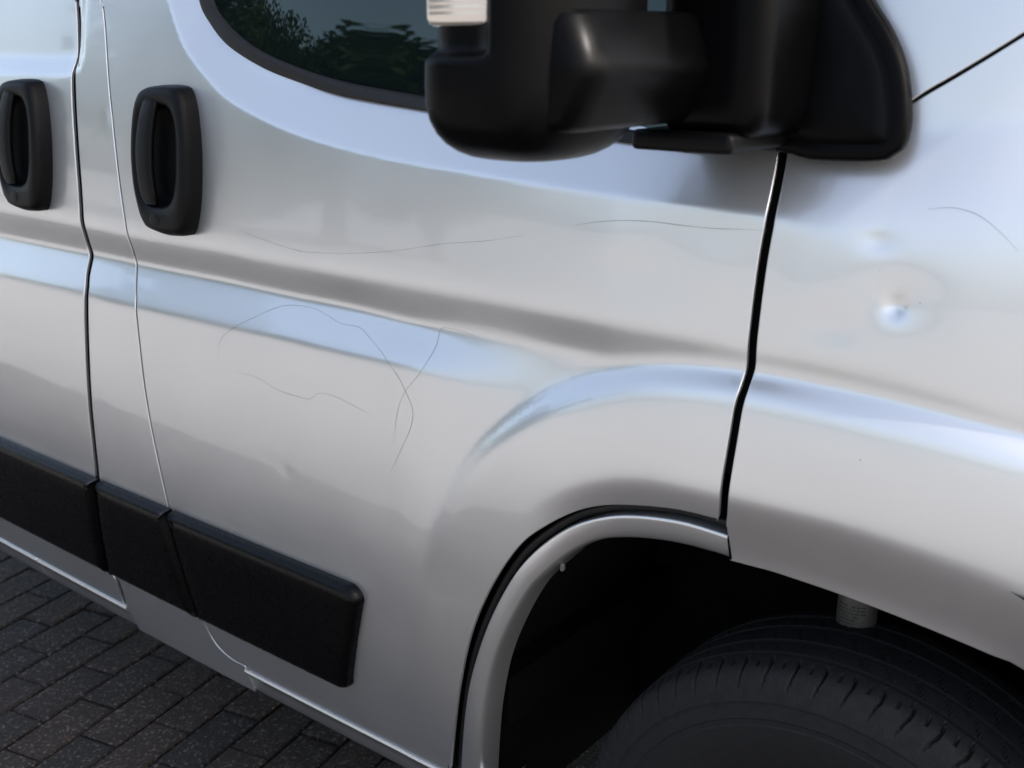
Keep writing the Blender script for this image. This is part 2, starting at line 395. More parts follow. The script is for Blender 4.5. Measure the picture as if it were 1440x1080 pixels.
# ------------------------------------------------------------------ the ground
g = bmesh.new()
for a, b, c, d in (((-200, -200), (200, -200), (200, 200), (-200, 200)),):
    g.faces.new([g.verts.new((p[0], p[1], -.020)) for p in (a, b, c, d)])
ground = tag(bm_obj('ground', g, M['ground'], smooth=False), 'pale concrete ground with clinker brick paving, its colour darkened for the shade beneath the van', kind='structure')
bed = bmesh.new()
bed.faces.new([bed.verts.new(p) for p in ((-6, -1.05, -.010), (3.5, -1.05, -.010), (3.5, 3.0, -.010), (-6, 3.0, -.010))])
paving_bed = bm_obj('paving_bed', bed, M['joint'], ground, smooth=False)
BL, BW, BH, JG = .200, .100, .05, .005
brick_me = []
for k in range(3):
    bm = bmesh.new(); bmesh.ops.create_cube(bm, size=1)
    bmesh.ops.scale(bm, vec=(BL-JG, BW-JG, BH), verts=bm.verts[:]); bmesh.ops.translate(bm, vec=(0, 0, -BH/2), verts=bm.verts[:])
    top = [e for e in bm.edges if all(abs(v.co.z) < 1e-6 for v in e.verts)]
    bmesh.ops.bevel(bm, geom=top, offset=.004, segments=1, affect='EDGES')
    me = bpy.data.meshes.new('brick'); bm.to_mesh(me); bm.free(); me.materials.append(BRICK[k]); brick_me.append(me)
ANG = R(102); ca, sa = math.cos(ANG), math.sin(ANG)
cells = []
for i in range(-30, 30):
    for j in range(-70, 70):
        u = i*BL+(BL/2 if j % 2 else 0); v = j*BW
        x = -1.9+u*ca-v*sa; y = .1+u*sa+v*ca
        if -5.6 < x < 3.2 and -.95 < y < 2.8: cells.append((x, y))
def vis(c):    # distance from the patch of paving the photo shows
    x, y = c; d1 = math.hypot(max(0, -2.9-x, x+1.25), max(0, -.22-y, y-.45)); d2 = math.hypot(max(0, -1.3-x, x+.9), max(0, .5-y, y-1.1)); return min(d1, d2+.3)
cells.sort(key=vis)
rest = bmesh.new()
for q, (x, y) in enumerate(cells):
    z = random.uniform(-.0025, .0015); tl = [random.gauss(0, .006) for _ in range(2)]
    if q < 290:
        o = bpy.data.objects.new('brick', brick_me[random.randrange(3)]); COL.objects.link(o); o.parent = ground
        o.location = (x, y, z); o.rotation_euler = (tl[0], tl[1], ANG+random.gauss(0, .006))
    else:
        hx, hy = (BL-JG)/2, (BW-JG)/2; vs = []
        for zz, ins in ((z, .004), (z-.03, 0)):
            for sx, sy in ((-1, -1), (1, -1), (1, 1), (-1, 1)):
                a, b = sx*(hx-ins), sy*(hy-ins); vs.append(rest.verts.new((x+a*ca-b*sa, y+a*sa+b*ca, zz)))
        rest.faces.new(vs[:4])
        for k in range(4): rest.faces.new((vs[k], vs[4+k], vs[4+(k+1) % 4], vs[(k+1) % 4]))
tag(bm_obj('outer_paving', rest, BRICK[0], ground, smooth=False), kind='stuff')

# ------------------------------------------------------------------ the van
van = tag(empty('van'), 'silver metallic panel van with dented front wing and scratched front door', 'van')
TOP = 2.02; XL, XR = -3.1, .42
gapA_px = [(109, -40), (109, 0), (111, 33), (110, 80), (103, 103), (104, 150), (107, 200), (112, 267), (116, 317), (125, 347), (128, 363), (123, 387), (121, 413), (121, 450), (123, 510), (127, 577), (132, 627), (137, 677), (143, 745), (155, 800), (165, 817), (176, 852), (190, 890)]
gapB_px = [(143, -40), (144, 0), (148, 43), (153, 117), (160, 187), (167, 250), (177, 320), (187, 353), (192, 371), (191, 410), (191, 430), (197, 493), (203, 543), (213, 603), (225, 660), (237, 713), (255, 790), (285, 864)]
gapC_px = [(1117, -40), (1114, 0), (1105, 64), (1103, 128), (1101, 211), (1093, 260), (1083, 307), (1074, 357), (1065, 420), (1057, 493), (1053, 527), (1045, 550), (1038, 573), (1030, 620), (1022, 667), (1017, 713), (1015, 735)]
H_smooth = H_base
def H_lowfeat(x, z): return H(x, z)
def gapline(px):
    L = proj(px, H); v = L[0]-L[1]; v = v/abs(v[1]); up = np.array([[L[0][0]+v[0]*(TOP-L[0][1])*.25, TOP]])
    return crom(np.vstack([up, L]), .008)
gA, gB, gC = gapline(gapA_px), gapline(gapB_px), gapline(gapC_px)
def zat(P, z): return np.interp(z, P[::-1, 1], P[::-1, 0])
# sill edge: lower edge of the doors
edge_px = [(0, 770), (60, 797), (178, 851), (345, 936), (450, 991), (540, 1038), (626, 1083)]
E_ = proj(edge_px, H)
ZE = float(np.median(E_[:, 1]))
door_edge = skinline(edge_px)
# lower front corner of the door runs along the wheel arch
door_arch_px = [(1010, 729), (955, 716), (899, 710), (847, 710), (807, 719), (766, 739), (733, 763), (703, 802), (677, 850), (658, 902), (645, 965), (639, 1010), (635, 1050), (632, 1085)]
darch = skinline(door_arch_px)
halfA, halfB, halfC = .0085, .0038, .0062
# sliding door
gAl = gA-np.array([halfA, 0]); zlow = float(np.interp(0, [0, 1], [door_edge[0, 1], 0]))
iA = np.argmin(np.abs(gA[:, 1]-ZE))
sd_poly = [(XL, ZE)]+[tuple(p) for p in gAl[:iA+1][::-1]]+[(XL, TOP)]
sliding_door = panel('sliding_door', sd_poly, M['paint'], van, dx=.014, dz=.006)
# pillar between the doors; its foot runs on as the sill under the front door
ZS = ZE-.055
gAr = gA+np.array([halfA, 0]); gBl = gB-np.array([halfB, 0])
foot_px = [(285, 864), (290, 880), (305, 906), (325, 925), (345, 936)]
foot = skinline(foot_px)
pil = [tuple(p) for p in gAr[:iA+1]]
pil += [(gAr[iA, 0]+.004, ZE), (gAr[iA, 0]+.01, ZS), (foot[-1, 0], ZS)]
pil += [tuple(p) for p in (foot-np.array([halfB, halfB]))[::-1]]+[tuple(p) for p in gBl[::-1]]
side_pillar = panel('side_pillar', pil, M['paint'], van, dx=.010, dz=.006)
# front door
gBr = gB+np.array([halfB, 0]); gCl = gC-np.array([halfC, 0])
fd = [tuple(p) for p in gBr]+[tuple(p) for p in foot[1:]]
ed = np.array([p for p in crom(door_edge, .008) if p[0] > foot[-1, 0]+.006 and p[0] < darch[-1, 0]-.012])
fd += [(p[0], ZE+.000) for p in ed]+[tuple(p) for p in darch[::-1][1:]]+[tuple(p) for p in gCl[::-1]]
front_door = panel('front_door', fd, M['paint'], van, dx=.009, dz=.005)
tag(front_door, 'silver front door with hairline scratches')
# front wing
arch_px = [(1015, 784), (1060, 796), (1093, 805), (1173, 832), (1247, 860), (1327, 892), (1393, 920), (1438, 940)]
farch = proj(arch_px, H); farch = crom(np.vstack([farch, farch[-1]+np.array([(.06, -.045), (.12, -.105), (.165, -.19), (.19, -.30)])]), .008)
hood_px = [(1269, 152), (1300, 131), (1340, 108), (1390, 78), (1440, 47), (1560, -28)]
hood = skinline(hood_px)
gCr = gC+np.array([halfC, 0])
hv = hood[-1]-hood[-8]; hend = hood[-1]+hv/hv[0]*(XR-hood[-1, 0]) if hood[-1, 0] < XR else hood[-1]
trim_px = [(1102, 219), (1127, 227), (1193, 230), (1237, 227), (1257, 213), (1267, 187), (1269, 150), (1262, 93), (1243, 43), (1217, 0), (1180, -70), (1150, -130)]
trim_l = skinline(trim_px, .006, H_base)
iC = np.argmin(np.abs(gC[:, 1]-1.27))
wing = [tuple(p) for p in gCr[iC:]]+[(gCr[-1, 0], farch[0, 1])]+[tuple(p) for p in farch[1:]]
lastA = farch[-1]
wing += [(lastA[0]+.005, .30), (XR, .30), tuple(hend)]
wing += [tuple(p-np.array([0, .0045])) for p in hood[::-1] if p[0] < XR-.01]+[(hood[0, 0]-.06, hood[0, 1]-.02)]
front_wing = panel('front_wing', wing, M['paint'], van, dx=.006, dz=.005)
tag(front_wing, 'silver front wing with a small round dent')
# bonnet side / windscreen pillar above the shut line
bon = [tuple(p+np.array([0, .0030])) for p in hood if p[0] < XR-.01]+[tuple(hend+np.array([0, .003])), (XR, 1.75), (gCr[0, 0]+.05, TOP), (gCr[0, 0]+.002, TOP)]
bon += [tuple(p) for p in gCr[1:iC-4]]+[(gCr[iC-4, 0]+.05, gCr[iC-4, 1])]
bonnet = panel('bonnet_side', bon, M['paint'], van, dx=.012, dz=.010)

# black sheet behind the skin, standing in for shade in the shut lines
inner = [(XL, .30), (-.99, .30), (-.985, .40), (-.93, .60), (-.86, .74), (-.74, .85), (-.55, .895), (-.2, .86), (-.02, .75), (.08, .5), (.10, .30), (XR, .30), (XR, 1.30), (.1, 1.55), (-.35, TOP), (XL, TOP)]
panel('gap_shade_sheet', inner, M['gap'], van, dx=.03, dz=.02, off=-.017, HF=H, hem=False, bstep=.02)

# arch moulding: the painted return between the door's cut-out and the wheel
mo_out = [(1022, 753), (1011, 749), (966, 735), (921, 727), (877, 724), (840, 728), (799, 741), (762, 765), (729, 798), (703, 839), (681, 887), (662, 947), (653, 995), (648, 1050), (646, 1100), (645, 1150)]
mo_in = [(1025, 788), (1013, 784), (966, 771), (921, 763), (877, 760), (840, 763), (803, 780), (770, 806), (744, 832), (718, 876), (695, 932), (682, 995), (677, 1050), (675, 1100), (674, 1150)]
Hm = lambda x, z: H(x, z)-.003
A_ = crom(proj(mo_out, Hm), .01); C_ = proj(mo_in, Hm); n_ = len(A_)
C_ = crom(C_, .002); sA = np.concatenate([[0], np.cumsum(np.linalg.norm(np.diff(A_, axis=0), axis=1))]); sC = np.concatenate([[0], np.cumsum(np.linalg.norm(np.diff(C_, axis=0), axis=1))])
C_ = np.stack([np.interp(sA/sA[-1], sC/sC[-1], C_[:, k]) for k in range(2)], 1)
prof = [(-.02, -.030), (0.0, -.012), (.02, -.004), (.06, -.001), (.14, .0), (.5, .0), (.80, -.0005), (.90, -.003), (.97, -.009), (1.0, -.020), (1.02, -.030), (1.03, -.042)]
vs = []; fs = []
for i in range(n_):
    for (u, off) in prof:
        p = A_[i]+(C_[i]-A_[i])*u; vs.append((p[0], -(float(Hm(p[:1], p[1:])[0])+off), p[1]))
k_ = len(prof)
for i in range(n_-1):
    for j in range(k_-1): fs.append((i*k_+j, i*k_+j+1, (i+1)*k_+j+1, (i+1)*k_+j))
arch_moulding = mesh_from('arch_moulding', vs, fs, M['paint'], van)
# rubber weatherstrip in the black joint between door and moulding
D_ = crom(skinline(door_arch_px), .01); mid = []
vs = []; fs = []
Wm = np.stack([np.interp(np.linspace(0, 1, n_), np.linspace(0, 1, len(D_)), D_[:, k]) for k in range(2)], 1)
for i in range(n_):
    c = Wm[i]*.5+A_[i]*.5; t_ = (A_[min(i+1, n_-1)]-A_[max(i-1, 0)]); t_ /= np.linalg.norm(t_); nn = np.array([t_[1], -t_[0]])
    for a in range(8):
        q = c+nn*.0055*math.cos(a*math.pi/4); vs.append((q[0], -(float(H(q[:1], q[1:])[0])-.016+.0055*math.sin(a*math.pi/4)), q[1]))
for i in range(n_-1):
    for a in range(8): fs.append((i*8+a, i*8+(a+1) % 8, (i+1)*8+(a+1) % 8, (i+1)*8+a))
mesh_from('weatherstrip', vs, fs, M['rubber'], van)
# clip under the moulding
q = on_skin(791, 797, H_base, -.03); bm = bmesh.new()
bmesh.ops.create_cube(bm, size=1); bmesh.ops.scale(bm, vec=(.005, .006, .011), verts=bm.verts[:]); bmesh.ops.bevel(bm, geom=bm.edges[:], offset=.001, segments=1, affect='EDGES'); bmesh.ops.translate(bm, vec=q, verts=bm.verts[:])
bm_obj('liner_clip', bm, M['fastener'], van)

# sill: bright rolled edge and the face that tucks under
def sill_piece(name, x0, x1, ztop, parent, seam=None):
    prof = [(.004, -.020), (.0025, -.004), (.0, .002), (-.004, .0045), (-.009, .0035), (-.014, -.001), (-.03, -.003), (-.048, -.005), (-.058, -.010), (-.066, -.022), (-.075, -.045), (-.078, -.10)]
    n = max(2, int((x1-x0)/.03)); vs = []; fs = []
    xs = [(x0-.0001, 0)]+[(x0+(x1-x0)*i/n, 0) for i in range(n+1)]+[(x1, -.06)]
    if seam: xs += [(seam-.003, 0), (seam-.0012, -.004), (seam+.0012, -.004), (seam+.003, 0)]; xs = xs[:1]+sorted(xs[1:-5]+xs[-4:])+[(x1, -.06)]
    n = len(xs)-1
    for x, ex in xs:
        for (dz, off) in prof:
            z = ztop+dz; vs.append((x, -(float(H(np.array([x]), np.array([z]))[0])+off+ex), z))
    k = len(prof)
    for i in range(n):
        for j in range(k-1): fs.append((i*k+j, (i+1)*k+j, (i+1)*k+j+1, i*k+j+1))
    o = mesh_from(name, vs, fs, M['paint'], parent); o.data.set_sharp_from_angle(angle=R(40)); return o
xs1 = float(proj([(57, 795)], H)[0, 0]); xs2 = float(foot[-1, 0])
ZT = ZE-.004
sill = sill_piece('sill', xs2-.003, -.90, ZT, van)
sill_piece('sill_section', XL, gA[iA, 0]+.006, ZT, sill, xs1)
# ---- rubbing strips
st_top = [(-260, 515), (-100, 581), (0, 622), (120, 670), (240, 718), (370, 770), (485, 815)]
st_bot = [(-260, 618), (-100, 692), (0, 738), (165, 812), (290, 868), (380, 908), (466, 949)]
T_ = proj(st_top, H, .010); Bt = proj(st_bot, H, .013)
zt = np.median(T_[:, 1]); zb = np.median(Bt[:, 1])
gt = lambda px, py: proj([(px, py)], H, .012)[0, 0]
def strip(xa, xb, parent, round_end, slant0=0, slant1=0):
    poly = [(xa+slant0, zb), (xb-.028+slant1, zb)] if round_end else [(xa+slant0, zb), (xb+slant1, zb)]
    if round_end:
        xe_t, xe_b = xb, xb+slant1; r = .022
        for a in np.linspace(-90, 0, 7): poly.append((xe_b-r+r*math.cos(R(a)), zb+r+r*math.sin(R(a))))
        for a in np.linspace(0, 90, 7): poly.append((xe_t-r+r*math.cos(R(a)), zt-r+r*math.sin(R(a))))
    else: poly.append((xb, zt))
    poly.append((xa, zt))
    pf = [(0, -.004), (0, .006), (.0015, .012), (.005, .0175), (.011, .021), (.020, .0225)]
    return raised('rub_strip', poly, M['strip'], parent, pf, dx=.03, dz=.02, HF=H)
xg1, xg2, xe = gt(136, 684), gt(236, 722), gt(502, 830)
xg1b, xg2b = gt(163, 812), gt(287, 868)
s1b = float(proj([(163, 812)], H, .004)[0, 0])-xg1; s2b = float(proj([(287, 868)], H, .004)[0, 0])-xg2
xeb = float(proj([(489, 945)], H, .008)[0, 0])
strip(XL, xg1-.005, sliding_door, False, 0, s1b)
strip(xg1+.005, xg2-.004, side_pillar, False, s1b, s2b)
strip(xg2+.004, xe, front_door, True, s2b, xeb-xe)

# ---- side window, seal
seal_out_px = [(290, -420), (280, -200), (272, -60), (278, 0), (293, 33), (320, 67), (367, 97), (417, 117), (480, 137), (597, 158), (740, 182), (880, 203), (985, 216)]
seal_in_px = [(312, -420), (302, -200), (295, -60), (302, 0), (320, 30), (353, 60), (400, 85), (480, 112), (590, 133), (740, 158), (880, 180), (985, 195)]
SO, SI = skinline(seal_out_px, .004, H), skinline(seal_in_px, .004, H)
topz = 1.93
def winpoly(P):
    return [tuple(p) for p in P if p[1] < topz]+[(P[-1, 0]+.015, P[-1, 1]+.05), (P[-1, 0]-.06, topz), (float(np.interp(topz, P[::-1, 1], P[::-1, 0])), topz)]
wp = [tuple(p) for p in SI if p[1] < topz-.03]+[(SI[-1, 0]-.10, topz-.03)]
side_window = panel('side_window', wp, M['glass'], van, dx=.03, dz=.03, HF=H_glass, off=0.0, hem=False, bstep=.01)
n_ = len(SO); k_ = 9; vs = []; fs = []
SIr = np.stack([np.interp(np.linspace(0, 1, n_), np.linspace(0, 1, len(SI)), SI[:, k]) for k in range(2)], 1)
# pair points by arc length
def arc(P): return np.concatenate([[0], np.cumsum(np.linalg.norm(np.diff(P, axis=0), axis=1))])
a1, a2 = arc(SO), arc(SI); SIr = np.stack([np.interp(a1/a1[-1], a2/a2[-1], SI[:, k]) for k in range(2)], 1)
for i in range(n_):
    ho = float(H(SO[i, :1], SO[i, 1:])[0]); hi = float(H_glass(SIr[i, :1], SIr[i, 1:])[0])
    for j in range(k_):
        u = j/(k_-1); p = SO[i]+(SIr[i]-SO[i])*u
        off = .006*min(1, math.sqrt(max(0, 1-abs(2*u-1)**3.5)))+(-.004 if j in (0, k_-1) else 0)
        vs.append((p[0], -(ho*(1-u)+hi*u+off), p[1]))
for i in range(n_-1):
    for j in range(k_-1): fs.append((i*k_+j, (i+1)*k_+j, (i+1)*k_+j+1, i*k_+j+1))
mesh_from('window_seal', vs, fs, M['rubber'], side_window)

# ---- door handles
h_out = [(207, 120), (235, 118), (259, 121), (268, 131), (275, 157), (280, 196), (282, 234), (281, 280), (277, 311), (271, 331), (261, 334), (241, 332), (218, 324), (208, 316), (200, 292), (193, 263), (188, 224), (188, 188), (191, 150), (197, 128)]
HS = lambda x, z: H_base(x, z)+.0005
def door_handle(dpx, label):
    hp = proj([(a, b) for a, b in h_out], H, .014)
    cen = hp.mean(0); hp = cen+(hp-cen)*np.array([.84, .99]); s = crom(np.vstack([hp, hp[:1]]), .005)[:-1]
    # uniform angular order so that outer and inner rings pair up
    ang = np.unwrap(np.arctan2(s[:, 1]-cen[1], s[:, 0]-cen[0])); N = 72
    if ang[-1] < ang[0]: s = s[::-1]; ang = ang[::-1]
    rr = np.linalg.norm(s-cen, axis=1); th = np.linspace(0, 2*math.pi, N, endpoint=False)
    ro = np.interp(th, np.concatenate([ang-2*math.pi, ang, ang+2*math.pi]), np.tile(rr, 3)) if True else rr
    wid = hp[:, 0].max()-hp[:, 0].min(); hei = hp[:, 1].max()-hp[:, 1].min()
    outer = np.stack([cen[0]+ro*np.cos(th), cen[1]+ro*np.sin(th)], 1)
    rc = cen+np.array([-wid*.055, hei*.045]); ax, az = wid*.34, hei*.335
    ri = (np.abs(np.cos(th)/ax)**3+np.abs(np.sin(th)/az)**3)**(-1/3)
    innr = np.stack([rc[0]+ri*np.cos(th), rc[1]+ri*np.sin(th)], 1)
    dx = dpx
    rings = [(0, 0, -.004), (0, 0, .010), (.03, 0, .019), (.12, 0, .027), (.28, 0, .0305), (.62, 0, .0305), (.88, 0, .0285), (.97, 0, .025), (1.0, 0, .019), (1.0, .06, .008), (1.0, .16, .004), (1.0, .6, .003)]
    vs = []; fs = []
    for (u, v, off) in rings:
        P = outer*(1-u)+innr*u; P = P*(1-v)+rc*v; P = P+np.array([dx, 0])
        vs += [tuple(p) for p in skin_pts(P, off, HS)]
    for a in range(len(rings)-1):
        for i in range(N): j = (i+1) % N; fs.append((a*N+i, a*N+j, (a+1)*N+j, (a+1)*N+i))
    fs.append([(len(rings)-1)*N+i for i in range(N)])
    o = mesh_from('door_handle', vs, fs, M['plastic'], van); tag(o, label)
    # grip: a bowed bar over the recess
    gx = rc[0]-wid*.10+dx; gw = wid*.13; z0, z1 = rc[1]-az*.98, rc[1]+az*1.13; vs = []; fs = []; ns = 25; npf = 14
    for i in range(ns):
        t = i/(ns-1); z = z0+(z1-z0)*t; b = 4*t*(1-t); off = .030+.008*b**.7; thick = .012
        wq = gw*(.86+.18*b**.6); lean = -wid*.05*b
        if i == 0 or i == ns-1: wq *= .75; thick *= .6
        for k in range(npf):
            a = 2*math.pi*k/npf; c, s_ = math.cos(a), math.sin(a)
            xx = gx+lean+wq*abs(c)**.6*math.copysign(1, c); oo = off-thick*.45+thick*.55*abs(s_)**.6*math.copysign(1, s_)
            vs.append((xx, -(float(H_base(np.array([xx]), np.array([z]))[0])+oo), z))
    for i in range(ns-1):
        for k in range(npf): fs.append((i*npf+k, i*npf+(k+1) % npf, (i+1)*npf+(k+1) % npf, (i+1)*npf+k))
    fs.append(list(range(npf))); fs.append([(ns-1)*npf+k for k in range(npf)][::-1])
    mesh_from('grip', vs, fs, M['plastic'], o)
    # lock cover below the grip
    cz = rc[1]-az-hei*.095; P = [(gx+wid*.10+wid*.11*math.cos(a)*min(1, .9), cz+hei*.045*math.sin(a)) for a in np.linspace(0, 2*math.pi, 20, endpoint=False)]
    raised('lock_cover', P, M['plastic'], o, [(0, .024), (.0, .0308), (.002, .0315)], dx=.008, dz=.008, HF=H_base, bstep=.004)
    return o, hp
hF, hpts = door_handle(0, 'black handle of the front door')
l_right = proj([(70, 234)], H_base, .012)[0, 0]; f_right = proj([(282, 234)], H_base, .012)[0, 0]
door_handle(l_right-f_right, 'black handle of the sliding door')

# ---- trim panel on the wing behind the mirror
tp = [tuple(p) for p in trim_l]
z_up = tp[-1][1]
base_left = [tuple(p) for p in (gC+np.array([.0035, 0])) if p[1] > trim_l[0, 1] and p[1] < z_up]
trim_poly = tp+base_left
raised('mirror_trim', trim_poly, M['plastic_smooth'], van, [(0, -.004), (0, .004), (.002, .008), (.006, .0105), (.013, .0105), (.017, .0095), (.021, .0125), (.026, .0150), (.031, .0165)], dx=.02, dz=.02, HF=lambda x, z: H_base(x, z)-.018-.42*soft(belt(x, z)-.06, .05)*.0, bstep=.008)

# ---- wing mirror
Hb2 = lambda x, z: H_base(x, z)-.034
base_px = [(1097, 213), (1040, 211), (1003, 207), (985, 196), (972, 165), (966, 100), (962, 0), (955, -160), (1135, -160), (1117, -40), (1110, 0), (1101, 64), (1099, 128)]
bp_ = proj(base_px, H_base, -.01)
mirror_base = raised('mirror_base', [tuple(p) for p in bp_], M['plastic_smooth'], van, [(0, -.01), (0, .018), (.003, .026), (.010, .030), (.024, .032)], dx=.02, dz=.02, HF=Hb2, bstep=.006)
# housing: lofted body, rounded below, with a ledge under the indicator lamp
CX, CY, AX, AY = -.634, -.205, .066, .108
def housing():
    zs = list(1.246+np.array([0, .0012, .004, .009, .016, .025, .036, .050, .066]))+list(np.arange(1.32, 1.345, .003))+list(np.arange(1.352, 1.72, .02))+[1.73, 1.738, 1.742]
    N = 72; vs = []; fs = []
    for z in zs:
        r = .066; q = np.clip((1.246+r-z)/r, 0, 1); s = max(.03, (1-q**2.6)**(1/2.2))
        q2 = np.clip((z-1.66)/.085, 0, 1); s *= max(.05, (1-q2**2.5)**.5)
        tx = .010*np.clip((z-1.25)/.3, 0, 1)
        for k in range(N):
            a = 2*math.pi*k/N; c, sn = math.cos(a), math.sin(a); e = 2/3.4
            x = AX*abs(c)**e*math.copysign(1, c); y = AY*abs(sn)**e*math.copysign(1, sn)
            # front face bulges, rear face is flat
            if c > 0: x += .010*(1-(y/AY)**2)
            x *= (.35+.65*s); y *= (.25+.75*s)
            if sn < -.25:
                lg = sstep(1.331, 1.343, np.array(z))*(1-sstep(.012, .034, np.array(x)))
                y += .017*float(lg)*min(1, (-sn-.25)*2.2)
            vs.append((CX+x+tx, CY+y+.10*(s-1)*0, z-.018*(x/AX)*(1-s)*.0))
    for i in range(len(zs)-1):
        for k in range(N): fs.append((i*N+k, i*N+(k+1) % N, (i+1)*N+(k+1) % N, (i+1)*N+k))
    fs.append(list(range(N))[::-1]); fs.append([(len(zs)-1)*N+k for k in range(N)])
    o = mesh_from('wing_mirror', vs, fs, M['plastic_smooth'], van); o.data.set_sharp_from_angle(angle=R(55)); return tag(o, 'black housing of the wing mirror')
wing_mirror = housing()
def rbox(name, lo, hi, mat, parent, bev=.008, seg=4, fn=None):
    bm = bmesh.new(); bmesh.ops.create_cube(bm, size=1)
    c = [(a+b)/2 for a, b in zip(lo, hi)]; s = [b-a for a, b in zip(lo, hi)]
    bmesh.ops.scale(bm, vec=s, verts=bm.verts[:]); bmesh.ops.translate(bm, vec=c, verts=bm.verts[:])
    bmesh.ops.bevel(bm, geom=bm.edges[:], offset=bev, segments=seg, affect='EDGES', profile=.6)
    if fn:
        for v in bm.verts: v.co = fn(v.co)
    return bm_obj(name, bm, mat, parent, angle=45)
# lamp in the housing's outer face
def lensfn(co):
    t = (co.x+.672)/.085; co.y += .006*max(0, t)**3; return co
rbox('indicator_lens', (-.680, -.301, 1.360), (-.610, -.280, 1.45), M['lens'], wing_mirror, .010, 5, lensfn)
# arm from the base to the housing
bm = bmesh.new(); sect = [(-.60, 1.372), (-.555, 1.374), (-.546, 1.370), (-.534, 1.334), (-.531, 1.326), (-.534, 1.318), (-.552, 1.280), (-.560, 1.274), (-.60, 1.274)]; loops = []
for y, sc_ in ((.07, 1), (-.05, 1), (-.16, 1), (-.235, 1), (-.255, .97), (-.268, .86), (-.274, .68), (-.275, .4)):
    loops.append([bm.verts.new((-.60+(x+.60)*sc_, y, 1.325+(z-1.325)*(.5+.5*sc_))) for x, z in sect])
for a_, b_ in zip(loops[:-1], loops[1:]):
    for i in range(len(sect)): j = (i+1) % len(sect); bm.faces.new((a_[i], a_[j], b_[j], b_[i]))
bm.faces.new(loops[-1])
bm_obj('mirror_arm', bm, M['plastic_smooth'], wing_mirror, angle=60)
rbox('mirror_arm_root', (-.592, -.070, 1.258), (-.480, .08, 1.50), M['plastic_smooth'], wing_mirror, .034, 7)
# foot plate below the arm with its screw
fp = rbox('foot_plate', (-.61, -.080, 1.246), (-.50, .06, 1.266), M['plastic'], mirror_base, .007, 3)
bm = bmesh.new(); bmesh.ops.create_cone(bm, cap_ends=True, segments=16, radius1=.005, radius2=.004, depth=.003)
bmesh.ops.translate(bm, vec=(-.565, -.045, 1.2445), verts=bm.verts[:]); bm_obj('screw', bm, M['fastener'], mirror_base)

# ---- wheel, tyre, arch liner, strut
WX, WZ, WR, WY0, WW = -.400, .335, .335, .030, .215
wheel = empty('wheel', (WX, WY0, WZ)); wheel.parent = van
def tyre():
    NA = 1860; prof = []
    # (lateral distance from outer face, radius drop, zone)
    side = [(.022, .150), (.012, .135), (.004, .110), (.0005, .085), (.0, .070), (.0012, .068), (.0012, .062), (.0, .060), (.002, .045), (.003, .044), (.003, .041), (.002, .040), (.006, .027)]
    prof += [(a, b, 0) for a, b in side]
    prof += [(.008, .023, 1), (.010, .019, 1), (.012, .0155, 1), (.014, .0125, 1), (.016, .0103, 1), (.018, .0085, 1), (.022, .0058, 1), (.028, .0040, 1), (.034, .0030, 1), (.040, .0022, 1), (.046, .0016, 1)]
    def groove(c, wd, dep=.009): return [(c-wd/2, 'e', 2), (c-wd/2+.0008, dep, 3), (c+wd/2-.0008, dep, 3), (c+wd/2, 'e', 2)]
    crown = lambda l: .0016*((l-.1075)/.0615)**2
    for c, nxt in ((.052, .075), (.086, .105), (.129, .145), (.163, .18)):
        prof += [(a, (crown(a) if b == 'e' else crown(a)+b), zz) for a, b, zz in groove(c, .009)]
        prof += [(l, crown(l), 4) for l in np.linspace(c+.005, c+.029, 5)] if c < .16 else []
    half = [(WW-a, b, zz) for a, b, zz in prof[:24]][::-1]
    prof += [(.169, crown(.169), 4)]+half
    th = np.arange(NA)*2*math.pi/NA; vs = np.zeros((NA, len(prof), 3)); PITCH = 62
    for j, (l, dr, zz) in enumerate(prof):
        r = np.full(NA, WR-dr)
        if zz == 1:
            sk = .20*((l-.026)/.018)**2     # curved shoulder sipes
            ph = (th*PITCH/(2*math.pi)+sk) % 1.0; dep = .0055*min(1, max(0, (l-.005)/.010)) if l < .042 else 0.0
            r -= np.where(np.abs(ph-.5) < .055, dep*1.3, 0)
            ph2 = (th*PITCH/(2*math.pi)+sk+.5) % 1.0
            if .024 < l < .039: r -= np.where(np.abs(ph2-.5) < .04, .004, 0)
        if zz == 4:
            ph = (th*PITCH*1.0/(2*math.pi)+(l*18)) % 1.0; r -= np.where(np.abs(ph-.5) < .03, .0022, 0)
        if zz == 0 and .012 < dr < .03:
            ph = (th*PITCH*5/(2*math.pi)) % 1.0; r -= np.where(np.abs(ph-.5) < .2, .0007, 0)
        vs[:, j, 0] = r*np.sin(th); vs[:, j, 2] = r*np.cos(th); vs[:, j, 1] = l
    k = len(prof); fs = []
    for i in range(NA):
        i2 = (i+1) % NA
        for j in range(k-1): fs.append((i*k+j, i2*k+j, i2*k+j+1, i*k+j+1))
    o = mesh_from('tyre', vs.reshape(-1, 3), fs, M['tyre'], wheel); o.data.set_sharp_from_angle(angle=R(28)); return o
tyre()
def lathe(name, prof, mat, parent, n=64):
    vs = []; fs = []
    for i in range(n):
        a = 2*math.pi*i/n
        for (l, r) in prof: vs.append((r*math.sin(a), l, r*math.cos(a)))
    k = len(prof)
    for i in range(n):
        for j in range(k-1): fs.append((i*k+j, ((i+1) % n)*k+j, ((i+1) % n)*k+j+1, i*k+j+1))
    o = mesh_from(name, vs, fs, mat, parent); o.data.set_sharp_from_angle(angle=R(35)); return o
lathe('rim', [(.020, .200), (.014, .196), (.016, .190), (.028, .184), (.07, .178), (.075, .150), (.05, .120), (.045, .070), (.03, .066), (.028, .0), ], M['rim'], wheel)
